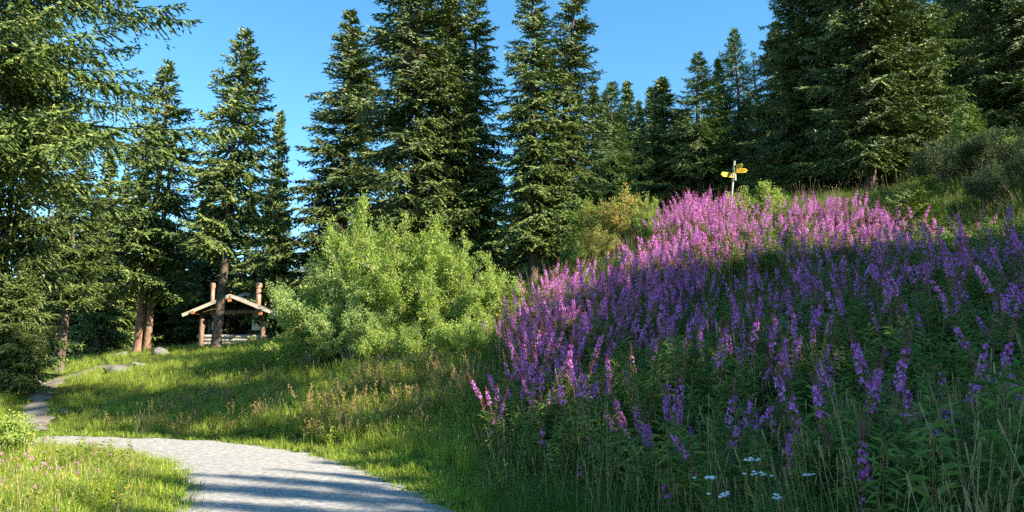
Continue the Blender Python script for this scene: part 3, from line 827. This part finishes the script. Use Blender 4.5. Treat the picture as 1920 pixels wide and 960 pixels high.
shrub('birch_bush', 780, 24.0, W2, 'yellow-green bush in the middle of the thicket', 1.02, 2.6)
shrub('birch_bush', 845, 23.0, W2, 'green bush with yellow tips on the right of the thicket', (.8, .8, .84), 5.0)
shrub('low_bush', 930, 22.5, W3, 'low green bush between thicket and fireweed slope', 1.0, .5)
shrub('low_bush', 800, 20.8, W3, 'low leafy bush on the sunny bank below the thicket', .75, 1.5)
shrub('low_bush', 880, 19.5, W3, 'small leafy bush beside the first pink flowers', .7, 2.5)
shrub('low_bush', 720, 22.0, W3, 'low bush at the shaded foot of the thicket', .75, 3.5)
shrub('low_bush', 590, 24.0, W3, 'dark low bush at the left foot of the thicket', 1.0, 4.5)
shrub('low_bush', -12, 12.6, W3, 'leafy bush at the left edge by the road', .62, 5.5)
shrub('low_bush', 1432, 25.5, W3, 'yellow-green bush on the crest right of the signpost', (1.3, 1.0, .75), 1.0)
rw = shrub('rowan_bush', 1165, 27.5, W4, 'rowan bush with orange-red berries on the crest', 1.0, .8)
g = np.random.default_rng(9)
k = g.integers(0, len(W4[2]), 160)
bp = np.repeat(W4[2][k], 9, 0) + g.normal(0, .035, (1440, 3))
mb = MB().add(*cones(bp, g.normal(0, .02, (1440, 3)) + [0, 0, -.03], .016))
o = mb.obj('berries', M['berry'], rw); o['kind'] = 'stuff'
shrub('rowan_bush', 1120, 26.0, W4, 'small bush left of the rowan on the crest', .62, 3.0)
shrub('rowan_bush', 1218, 26.5, W3, 'slender leafy bush right of the rowan', (.5, .5, 1.1), 2.0)
shrub('dark_bush', 1850, 24.5, W5, 'wide dark juniper bush in the shade at the right', (1.0, 1.0, .95), 0)
shrub('dark_bush', 1950, 21, W5, 'dark juniper bush at the right edge', .85, 2)
shrub('low_bush', 1895, 27, W3, 'leafy bush above the dark junipers at the right edge', .75, 2)
tree('young_spruce', 0, 0, 0, 'rounded bright green young spruce on the right bank', xy=tuple(P(1706, 400, 20.8)[:2]), height=1.7, rw=1.0)
tree('young_spruce', 0, 0, 0, 'young spruce sapling left of the rowan', xy=tuple(P(1100, 440, 29)[:2]), height=2.6, rw=.9)
tree('young_spruce', 0, 0, 0, 'tiny spruce sapling in front of the bare trunks', xy=tuple(P(1086, 490, 24)[:2]), height=1.3, rw=.35)

# ------------------------------------------------------------------ scattering of ground cover (stuff)
HID = {}
def proto(name, mb, mats, smooth=False):
    return bpy.data.objects.new(name + '_source', mb.mesh(name, mats, smooth))      # never linked to the scene: only instanced

def scatter(name, pts, protos, rot, scl, label, cat=None):
    """one object of kind stuff: instances of the given source meshes on points of the ground"""
    n = len(pts)
    me = bpy.data.meshes.new(name)
    me.vertices.add(n); me.vertices.foreach_set('co', np.asarray(pts, np.float32).ravel())
    for nm, ty, arr, key in (('rot', 'FLOAT_VECTOR', rot, 'vector'), ('scl', 'FLOAT_VECTOR', scl, 'vector')):
        a = me.attributes.new(nm, ty, 'POINT'); a.data.foreach_set(key, np.asarray(arr, np.float32).ravel())
    a = me.attributes.new('idx', 'INT', 'POINT')
    a.data.foreach_set('value', np.random.default_rng(len(pts)).integers(0, len(protos), n).astype(np.int32))
    me.update()
    o = link(name, me)
    ng = bpy.data.node_groups.new(name + '_scatter', 'GeometryNodeTree')
    ng.interface.new_socket('Geometry', in_out='INPUT', socket_type='NodeSocketGeometry')
    ng.interface.new_socket('Geometry', in_out='OUTPUT', socket_type='NodeSocketGeometry')
    N, L = ng.nodes, ng.links
    gi, go = N.new('NodeGroupInput'), N.new('NodeGroupOutput')
    jn = N.new('GeometryNodeJoinGeometry')
    for p in protos:
        oi = N.new('GeometryNodeObjectInfo'); oi.inputs['Object'].default_value = p; oi.inputs['As Instance'].default_value = True
        L.new(oi.outputs['Geometry'], jn.inputs[0])
    ip = N.new('GeometryNodeInstanceOnPoints')
    L.new(gi.outputs[0], ip.inputs['Points']); L.new(jn.outputs[0], ip.inputs['Instance'])
    ip.inputs['Pick Instance'].default_value = True
    def attr(nm, ty):
        a = N.new('GeometryNodeInputNamedAttribute'); a.data_type = ty; a.inputs['Name'].default_value = nm
        return a.outputs['Attribute']
    L.new(attr('idx', 'INT'), ip.inputs['Instance Index'])
    e = N.new('FunctionNodeEulerToRotation'); L.new(attr('rot', 'FLOAT_VECTOR'), e.inputs[0]); L.new(e.outputs[0], ip.inputs['Rotation'])
    L.new(attr('scl', 'FLOAT_VECTOR'), ip.inputs['Scale'])
    L.new(ip.outputs[0], go.inputs[0])
    md = o.modifiers.new('scatter', 'NODES'); md.node_group = ng
    tag(o, label, cat, kind='stuff')
    return o

def tuft(seed, n, hmin, hmax, spread, wdt, lean, mat, stalks=0, headm=None, head=(.05, .008), sh=(.5, .7)):
    g = np.random.default_rng(seed)
    mb = MB()
    a = g.uniform(0, 6.28, n); r = np.sqrt(g.uniform(0, 1, n)) * spread
    p = np.stack([r * np.cos(a), r * np.sin(a), np.full(n, -.02)], -1)
    b = a + g.normal(0, .9, n)
    h = g.uniform(hmin, hmax, n); ln = np.abs(g.normal(lean, .5 * lean, n))
    out = np.stack([np.cos(b), np.sin(b), np.zeros(n)], -1)
    D = out * (h * ln)[:, None] + np.array([0, 0, 1]) * h[:, None]
    sdv = np.stack([-np.sin(b + g.normal(0, .6, n)), np.cos(b), np.zeros(n)], -1)
    bend = out * (h * ln * .45)[:, None] - np.array([0, 0, 1]) * (h * ln * .28)[:, None]
    mb.add(*blades(p, D, nrm(sdv), wdt * g.uniform(.7, 1.3, n), bend), 0)
    for _ in range(stalks):
        q0 = np.append(g.normal(0, spread * .6, 2), -.02); hh = g.uniform(*sh); l = g.normal(0, .16, 2)
        q1 = q0 + [l[0] * hh * .4, l[1] * hh * .4, hh * .55]; q2 = q0 + [l[0] * hh, l[1] * hh, hh]
        mb.tube([q0, q1, q2], [.0022, .0018, .0014], 3, 1, cap=False)
        d = nrm(q2 - q1)
        if head:
            mb.tube([q2 - d * .005, q2 + d * head[0] * .25, q2 + d * head[0] * .8, q2 + d * head[0]], [.002, head[1], head[1] * .8, .001], 4, 1, cap=False)
    return mb
def weedplant(seed, n, h, llen, lw, spread):
    g = np.random.default_rng(seed); mb = MB()
    for _ in range(3):
        q0 = np.append(g.normal(0, spread * .5, 2), -.02); hh = h * g.uniform(.6, 1.1); l = g.normal(0, .2, 2)
        q2 = q0 + [l[0] * hh, l[1] * hh, hh]
        mb.tube([q0, q2], [.004, .002], 3, 0, cap=False)
        m = n // 3; t = g.uniform(.1, 1, m)[:, None]
        a = g.uniform(0, 6.28, m)
        d = nrm(np.stack([np.cos(a), np.sin(a), g.uniform(-.2, .6, m)], -1)) * llen * g.uniform(.6, 1.2, m)[:, None]
        mb.add(*leaves(q0 * (1 - t) + q2 * t, d, np.tile([0, 0, 1.0], (m, 1)), lw * g.uniform(.7, 1.2, m), .2, .15), 0)
    return mb
def panicle(seed, h, nfl, matidx=1):
    g = np.random.default_rng(seed); mb = MB()
    for _ in range(4):
        q0 = np.append(g.normal(0, .06, 2), -.02); hh = h * g.uniform(.7, 1.1); l = g.normal(0, .18, 2)
        q2 = q0 + [l[0] * hh, l[1] * hh, hh]
        mb.tube([q0, q2], [.003, .0015], 3, 1, cap=False)
        t = g.uniform(.5, 1.02, nfl)[:, None]
        p = q0 * (1 - t) + q2 * t + g.normal(0, .014, (nfl, 3))
        mb.add(*cones(p, g.normal(0, .018, (nfl, 3)) + [0, 0, .02], .010), 1)
        m = 6; tt_ = g.uniform(.05, .5, m)[:, None]; a = g.uniform(0, 6.28, m)
        d = np.stack([np.cos(a), np.sin(a), g.uniform(0, .8, m)], -1) * .09
        mb.add(*leaves(q0 * (1 - tt_) + q2 * tt_, d, np.tile([0, 0, 1.0], (m, 1)), .014, .2, .15), 0)
    return mb
def blossoms(seed, n, h, r, spread):
    g = np.random.default_rng(seed); mb = MB()
    for _ in range(n):
        q0 = np.append(g.normal(0, spread, 2), -.02); hh = h * g.uniform(.7, 1.2); q2 = q0 + [g.normal(0, .04), g.normal(0, .04), hh]
        mb.tube([q0, q2], [.002, .0015], 3, 0, cap=False)
        m = 14
        mb.add(*cones(q2 + g.normal(0, r * .35, (m, 3)), nrm(g.normal(0, 1, (m, 3)) + [0, 0, .6]) * r, r * .35), 1)
    return mb

GS = [proto('short_grass_%d' % i, tuft(200 + i, 30, .05, .15, .13, .0030, .55, 0), [M['grass']]) for i in range(3)]
GM = [proto('meadow_grass_%d' % i, tuft(210 + i, 30, .16, .42, .15, .0045, .50, 0, 1, 1, (.04, .005), (.30, .48)), [M['grass'], M['straw']]) for i in range(4)]
GL = [proto('lush_grass_%d' % i, tuft(220 + i, 30, .25, .60, .16, .0050, .55, 0), [M['grass_dk']]) for i in range(4)]
GT = [proto('tall_grass_%d' % i, tuft(230 + i, 8, .25, .55, .10, .0035, .5, 0, 3, 1, (.07, .0055), (.55, .95)), [M['grass_dk'], M['straw']]) for i in range(3)]
GD = [proto('dry_grass_%d' % i, tuft(240 + i, 14, .15, .45, .12, .0030, .6, 0, 6, 0, (.06, .006), (.35, .6)), [M['straw'], M['straw']]) for i in range(3)]
GO = [proto('sorrel_%d' % i, panicle(250 + i, .5, 26), [M['weed'], M['sorrel']]) for i in range(3)]
GW = [proto('weed_%d' % i, weedplant(260 + i, 36, .38, .075, .018, .16), [M['weed']]) for i in range(3)]
GP = [proto('pink_flower_%d' % i, blossoms(270 + i, 3, .20, .022, .09), [M['weed'], M['pinkfl']]) for i in range(2)]
GYf = [proto('yellow_flower_%d' % i, blossoms(280 + i, 3, .16, .014, .09), [M['weed'], M['yellowfl']]) for i in range(2)]

def wedge(n, y0, y1, seed, power, umax=.80):
    """n random ground points in the wedge before the camera, density falling with distance as Y**-power"""
    g = np.random.default_rng(seed)
    ys = np.linspace(y0, y1, 2000); pdf = ys ** (1 - power); cdf = np.cumsum(pdf); cdf /= cdf[-1]
    y = np.interp(g.random(n), cdf, ys); x = y * g.uniform(-umax, umax, n)
    z = zat(x, y)
    px, py = proj(np.stack([x, y, z], -1))
    sd_ = roadsd(x, y)
    td = polydist(x, y, TRAIL)
    cab = (np.abs(x - cb[0]) < 2.2) & (y > 44.5) & (y < 50)
    return x, y, z, px, py, sd_, td, cab, g

def place(name, sel, data, protos, smin, smax, label, lean=.12, zoff=0.0, sfun=None, cat=None):
    x, y, z, px, py, sd_, td, cab, g = data
    k = np.where(sel & ~cab)[0]
    n = len(k)
    if n == 0:
        return
    s = g.uniform(smin, smax, n)
    if sfun is not None:
        s = s * sfun(k)
    rot = np.stack([g.normal(0, lean, n), g.normal(0, lean, n), g.uniform(0, 6.28, n)], -1)
    scl = np.stack([s, s, s * g.uniform(.8, 1.2, n)], -1)
    return scatter(name, np.stack([x[k], y[k], z[k] + zoff], -1), protos, rot, scl, label, cat)

HILL = [(905, 960), (905, 820), (870, 740), (930, 640), (980, 560), (1200, 420), (1300, 380), (2400, 250), (2400, 1400), (1000, 1400)]
# short and meadow grass
d = wedge(34000, 2.6, 46, 401, 1.55)
x, y, z, px, py, sd_, td, cab, g = d
rn = g.random(len(x))
hill = inpoly(px, py, HILL)
lawn = (x < -3) & (y < 16.5) & (sd_ > 0) & (y < 15.6 + 0 * x) & ~hill & (py > 828)
okr = (sd_ > -.10 - .25 * (rn < .12)) & (td > .27)
edge = (sd_ < .9) | (td < .8)
def esc(k):
    return np.clip(.45 + sd_[k] * .6, .4, 1.0)
place('short_grass', okr & (edge | (lawn & (rn < .5)) | ((y > 30) & (rn < .5))), d, GS, .8, 1.4, 'short green grass along the road and on the lawn', cat='grass')
place('meadow_grass', okr & ~edge & ~hill & (rn > .12), d, GM, .55, 1.05, 'sunlit meadow grass on the bank', sfun=esc, cat='grass')
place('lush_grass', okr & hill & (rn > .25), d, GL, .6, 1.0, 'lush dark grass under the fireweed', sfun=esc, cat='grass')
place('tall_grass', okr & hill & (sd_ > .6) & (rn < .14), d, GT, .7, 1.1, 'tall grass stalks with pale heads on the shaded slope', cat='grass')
d2 = wedge(9000, 8, 30, 402, 1.2)
x, y, z, px, py, sd_, td, cab, g = d2
rn = g.random(len(x)); okr = (sd_ > .5) & (td > .5)
ochre = inpoly(px, py, [(520, 800), (600, 740), (700, 700), (900, 690), (890, 750), (830, 800), (700, 825), (560, 835)])
left = inpoly(px, py, [(150, 820), (500, 700), (560, 760), (460, 830)])
hill = inpoly(px, py, HILL)
place('sorrel', okr & ((ochre & (rn < .5)) | (left & (rn < .15))), d2, GO, .7, 1.15, 'rusty dry sorrel on the sunny bank', cat='sorrel')
place('dry_grass', okr & ((ochre & (rn > .8)) | (left & (rn > .85)) | (hill & (rn > .90))), d2, GD, .7, 1.1, 'straw-coloured dry grass on the bank', cat='grass')
bank = (px > 440) & (px < 980) & (py > 640) & (py < 850)
place('bank_weeds', okr & ((bank & (rn < .5)) | (hill & (rn < .25)) | ((px < 440) & (rn < .12))), d2, GW, .6, 1.2, 'leafy weeds on the bank', cat='weeds')
d3 = wedge(2600, 7.5, 15.5, 403, 1.0)
x, y, z, px, py, sd_, td, cab, g = d3
rn = g.random(len(x)); lawn = (px < 340) & (py > 838) & (sd_ > .3)
place('lawn_weeds', lawn & (rn < .35), d3, GW, .35, .7, 'leafy weeds in the lawn inside the bend', cat='weeds')
place('pink_clover', lawn & (px < 190) & (rn > .87), d3, GP, .8, 1.4, 'pink clover heads in the lawn', cat='clover')
place('yellow_flowers', lawn & (rn > .55) & (rn < .68), d3, GYf, .8, 1.3, 'small yellow flowers in the lawn', cat='flowers')
place('dry_tufts', lawn & (px > 170) & (rn > .45) & (rn < .53), d3, GD, .5, .8, 'pale dry grass tufts at the lawn edge', cat='grass')

def pebble(seed):
    g = np.random.default_rng(seed)
    V = nrm(g.normal(0, 1, (10, 3)))
    V = np.concatenate([[[0, 0, 1], [0, 0, -1]], [[math.cos(a), math.sin(a), g.uniform(-.3, .3)] for a in np.arange(6) * math.pi / 3]]) * g.uniform(.7, 1.2, (8, 1)) * [1, .8, .55]
    T = [[0, 2 + i, 2 + (i + 1) % 6] for i in range(6)] + [[1, 2 + (i + 1) % 6, 2 + i] for i in range(6)]
    return MB().add(V, T)
GPb = [proto('pebble_%d' % i, pebble(290 + i), [M['road']]) for i in range(4)]
d5 = wedge(16000, 6, 18, 405, 1.0)
sdd = d5[5]
place('road_gravel', (sdd < .12) & ((sdd > -.5) | (d5[8].random(len(sdd)) < .35)), d5, GPb, .006, .026, 'loose gravel stones along the road edges', zoff=.03, cat='gravel')

# ------------------------------------------------------------------ fireweed
def fireweed(seed, H, stage, flowering=True):
    """dict of meshes: stem, leaves, seed_pods, flowers, buds"""
    g = np.random.default_rng(seed)
    ln = g.normal(0, .15, 2)
    def ax(t):
        t = np.asarray(t, float)
        return np.stack([ln[0] * H * t ** 1.8, ln[1] * H * t ** 1.8, H * t], -1)
    out = {}
    st = MB().tube(ax(np.linspace(0, 1, 9)) + [0, 0, -.03], np.linspace(.0055, .0018, 9), 4, cap=False)
    out['stem'] = (st, M['fw_stem'])
    p0, f0, b0 = (.50, .62 + stage * .09, .78 + stage * .07) if flowering else (.97, .98, .99)
    n = int(H * (58 if flowering else 70))
    t = np.linspace(.10, min(p0 + .06, .97), n) + g.normal(0, .006, n); a = np.arange(n) * 2.4 + g.normal(0, .3, n)
    l = .135 * np.sin(np.clip(.25 + t * 2.9 / (p0 + .35), 0, 2.6)) * g.uniform(.75, 1.2, n) + .02
    d = np.stack([np.cos(a), np.sin(a), g.uniform(-.35, 1.1, n)], -1); d = nrm(d) * l[:, None]
    lf = MB().add(*leaves(ax(t), d, nrm(g.normal(0, .45, (n, 3)) + [0, 0, 1]), .0125 * g.uniform(.8, 1.2, n), .25, .22))
    out['leaves'] = (lf, M['fw_leaf'])
    if flowering:
        n = 44; t = np.linspace(p0, f0 + .03, n); a = g.uniform(0, 6.28, n)
        d = nrm(np.stack([np.cos(a), np.sin(a), g.uniform(.5, 1.4, n)], -1)) * g.uniform(.045, .08, n)[:, None]
        out['seed_pods'] = (MB().add(*cones(ax(t), d, .0030)), M['fw_pod'])
        n = int(g.integers(9, 44)); t = np.sort(g.uniform(f0 - .03, b0 + .02, n)); a = np.arange(n) * 2.4 + g.normal(0, .4, n)
        rad = np.stack([np.cos(a), np.sin(a), g.uniform(-.15, .35, n)], -1)
        c = ax(t) + rad * (.020 + .012 * (b0 - t) / (b0 - f0))[:, None]
        PPn, DDn, NNn = [], [], []
        up = np.array([0, 0, 1.0])
        nr_ = nrm(rad); s1 = nrm(np.cross(nr_, up)); s2 = np.cross(nr_, s1)
        for q in range(4):
            th = q * math.pi / 2 + .5
            dv = nrm(s1 * math.cos(th) + s2 * math.sin(th) + nr_ * .35)
            PPn.append(c); DDn.append(dv * g.uniform(.015, .023, n)[:, None]); NNn.append(nr_)
        fl = MB().add(*leaves(np.concatenate(PPn), np.concatenate(DDn), np.concatenate(NNn), .0075, .1, 0))
        out['flowers'] = (fl, M['fw_petal'])
        n = 40; t = np.linspace(b0 - .03, 1.0, n); a = np.arange(n) * 2.4
        k = np.clip((1 - t) / (1 - b0), 0, 1)
        d = np.stack([np.cos(a), np.sin(a), -.55 * k + .8 * (1 - k)], -1); d = nrm(d) * (.012 + .018 * k)[:, None]
        out['buds'] = (MB().add(*cones(ax(t), d, .0038)), M['fw_bud'])
    return out
FWV = [fireweed(500 + i, h_, s_) for i, (h_, s_) in enumerate([(1.0, 0), (1.25, .4), (.8, .8), (1.35, 1.3), (1.1, .2), (1.5, 1.0), (1.2, 1.8), (.9, .6), (1.4, 1.6), (1.15, .1), (.7, .3), (1.3, 2.0)])]
FWL = [fireweed(520 + i, .75 + .1 * i, 0, False) for i in range(3)]
FWM = []
for i, v in enumerate(FWV):
    FWM.append({k: (mb.mesh('fireweed_%s_%d' % (k, i), mt)) for k, (mb, mt) in v.items()})
def joined(v, nm):
    mb = MB(); mats = []
    for k, (m_, mt) in v.items():
        for V_, T_ in ((np.concatenate(m_.v), np.concatenate(m_.t)),):
            mb.add(V_, T_, len(mats))
        mats.append(mt)
    return proto(nm, mb, mats)
FWJ = [joined(v, 'fireweed_%d' % i) for i, v in enumerate(FWV)]
FWLJ = [joined(v, 'leafy_stem_%d' % i) for i, v in enumerate(FWL)]

d4 = wedge(26000, 3.2, 30, 404, 0.35, .78)
x, y, z, px, py, sd_, td, cab, g = d4
fx, fy = proj(np.stack([x, y, z + .95], -1))                # where the flowers show
dens = np.zeros(len(x))
POLY = [([(900, 720), (1000, 640), (1280, 560), (1700, 420), (2300, 380), (2300, 760), (1900, 860), (1500, 850), (1150, 840), (960, 800)], .19),
        ([(1380, 640), (1700, 520), (1700, 600), (1450, 760)], .24),
        ([(1700, 480), (2300, 440), (2300, 640), (1720, 620)], .32),
        ([(1100, 600), (1300, 580), (1330, 760), (1150, 770)], .22),
        ([(1400, 500), (1600, 470), (1620, 600), (1400, 620)], .28),
        ([(925, 610), (1000, 540), (1130, 478), (1215, 450), (1215, 540), (1100, 590), (980, 640)], .42),
        ([(960, 680), (1000, 600), (1120, 520), (1220, 480), (1330, 490), (1330, 540), (1230, 570), (1130, 660), (1000, 740)], .85),
        ([(1210, 470), (1230, 420), (1290, 376), (1380, 372), (1400, 420), (1360, 470), (1280, 490)], .85),
        ([(1360, 460), (1400, 410), (1480, 374), (1640, 384), (1720, 425), (1620, 460), (1480, 470)], .5)]
for poly, dn in POLY:
    dens = np.where(inpoly(fx, fy, poly), np.maximum(dens, dn), dens)
cl = .5 + .5 * np.sin(x * 2.3 + 1.2 * np.sin(y * 1.7)) * np.sin(y * 2.1 + x * .7)           # drifts
cl = np.clip(cl + .25 * np.sin(x * 5.1 + 2) * np.sin(y * 4.3), 0, 1)
dens = dens * (.12 + 2.3 * cl ** 2)
dens = np.where((sd_ < 1.0), 0, dens)
k = np.where(g.random(len(x)) < dens)[0]
order = k[np.argsort(y[k])]
infr = (fx[order] > -10) & (fx[order] < 1930) & (fy[order] < 960)
ind = order[infr][:300]
rest = np.setdiff1d(k, ind)
def fwlabel(i):
    if fx[i] < 1150: return 'fireweed plant on the shaded lower left of the flower slope'
    if fx[i] < 1400: return 'fireweed plant with tall spike in the near middle of the slope'
    if fx[i] < 1680: return 'fireweed plant among the near right flowers of the slope'
    return 'fireweed plant in the dark lower right corner of the slope'
for i in ind:
    v = FWM[int(g.integers(0, len(FWM)))]
    s = g.uniform(.75, 1.15) * (.86 if y[i] < 8 else 1.0)
    o = empty('fireweed', (x[i], y[i], z[i]), g.uniform(0, 6.28), s)
    tag(o, fwlabel(i), 'fireweed', 'near fireweed plants, ' + fwlabel(i).split('on the ')[-1].split('in the ')[-1].split('among the ')[-1])
    o.rotation_euler[0] = g.normal(0, .11); o.rotation_euler[1] = g.normal(-.05, .12)
    for nm, me in v.items():
        c_ = link(nm, me, o)
        if nm != 'stem':
            c_['kind'] = 'stuff'
n = len(rest)
twin_ = rest[g.random(n) < .75]                              # stems stand in twos and threes
rx, ry = np.concatenate([x[rest], x[twin_] + g.normal(0, .11, len(twin_))]), np.concatenate([y[rest], y[twin_] + g.normal(0, .11, len(twin_))])
n = len(rx)
s = g.uniform(.65, 1.15, n)
scatter('fireweed_field', np.stack([rx, ry, zat(rx, ry)], -1), FWJ, np.stack([g.normal(0, .12, n), g.normal(-.06, .12, n), g.uniform(0, 6.28, n)], -1),
        np.stack([s, s, s], -1), 'field of magenta fireweed covering the upper slope', 'fireweed')
lk = np.where((dens > 0) & (g.random(len(x)) < .22) | (inpoly(fx, fy, POLY[0][0]) & (sd_ > 1) & (g.random(len(x)) < .22)))[0]
n = len(lk); s = g.uniform(.7, 1.1, n)
scatter('fireweed_leafy_stems', np.stack([x[lk], y[lk], z[lk]], -1), FWLJ, np.stack([g.normal(0, .1, n), g.normal(0, .1, n), g.uniform(0, 6.28, n)], -1),
        np.stack([s, s, s], -1), 'leafy flowerless fireweed stems filling the slope', 'fireweed')

# yarrow with white heads, one by one
def yarrow(seed):
    g = np.random.default_rng(seed); st, fl = MB(), MB()
    H = .55
    st.tube([(0, 0, -.02), (.01, 0, H * .6), (.02, .01, H)], [.003, .0025, .002], 4, cap=False)
    for _ in range(9):
        e = np.array([.02, .01, H]) + np.append(g.normal(0, .03, 2), .03 + g.normal(0, .006))
        st.tube([(.014, 0, H * .86), e], [.0015, .001], 3, cap=False)
        fl.tube([e + [0, 0, -.004], e + [0, 0, .001], e + [0, 0, .006]], [.006, .014, .009], 7)
    n = 14; t = g.uniform(.1, .8, n); a = g.uniform(0, 6.28, n)
    lf = MB().add(*leaves(np.stack([.012 * t, 0 * t, H * t], -1), np.stack([np.cos(a), np.sin(a), .5 + 0 * a], -1) * .09, np.tile([0, 0, 1.0], (n, 1)), .008, .2, .2))
    return st.mesh('yarrow_stem', M['fw_leaf']), lf.mesh('yarrow_leaves', M['weed']), fl.mesh('yarrow_head', M['white'])
YV = [yarrow(1), yarrow(2), yarrow(3)]
for i, (px_, py_, Y_, lb) in enumerate([(1521, 828, 5.2, 'highest of the white yarrow heads in the dark slope'), (1418, 862, 5.0, 'white yarrow left of the largest yarrow head'),
        (1434, 888, 4.8, 'small white yarrow just below its left neighbour'), (1511, 888, 4.6, 'largest white yarrow head in the dark slope'),
        (1452, 932, 4.5, 'lowest white yarrow near the lower edge'), (1840, 918, 4.0, 'second white yarrow from the right edge'), (1906, 920, 3.9, 'white yarrow nearest the right edge'),
        (1592, 893, 4.6, 'faint white yarrow right of the largest one'), (1358, 924, 4.8, 'leftmost small white yarrow near the lower edge'), (1325, 895, 5.2, 'tiny white yarrow at the left of the others')]):
    b = P(px_, py_, Y_); zz = float(zat(b[0], b[1]))
    hh = max(.25, b[2] - zz)
    o = tag(empty('yarrow', (b[0], b[1], zz), i * 1.3, (1, 1, hh / .585)), lb, 'yarrow', 'white yarrow plants')
    for nm, me in zip(('stem', 'leaves', 'flower_head'), YV[i % 3]):
        link(nm, me, o)
print('STAT fireweed', len(k), 'ind', len(ind), 'far ind Y', y[ind].max(), 'leafy', len(lk))
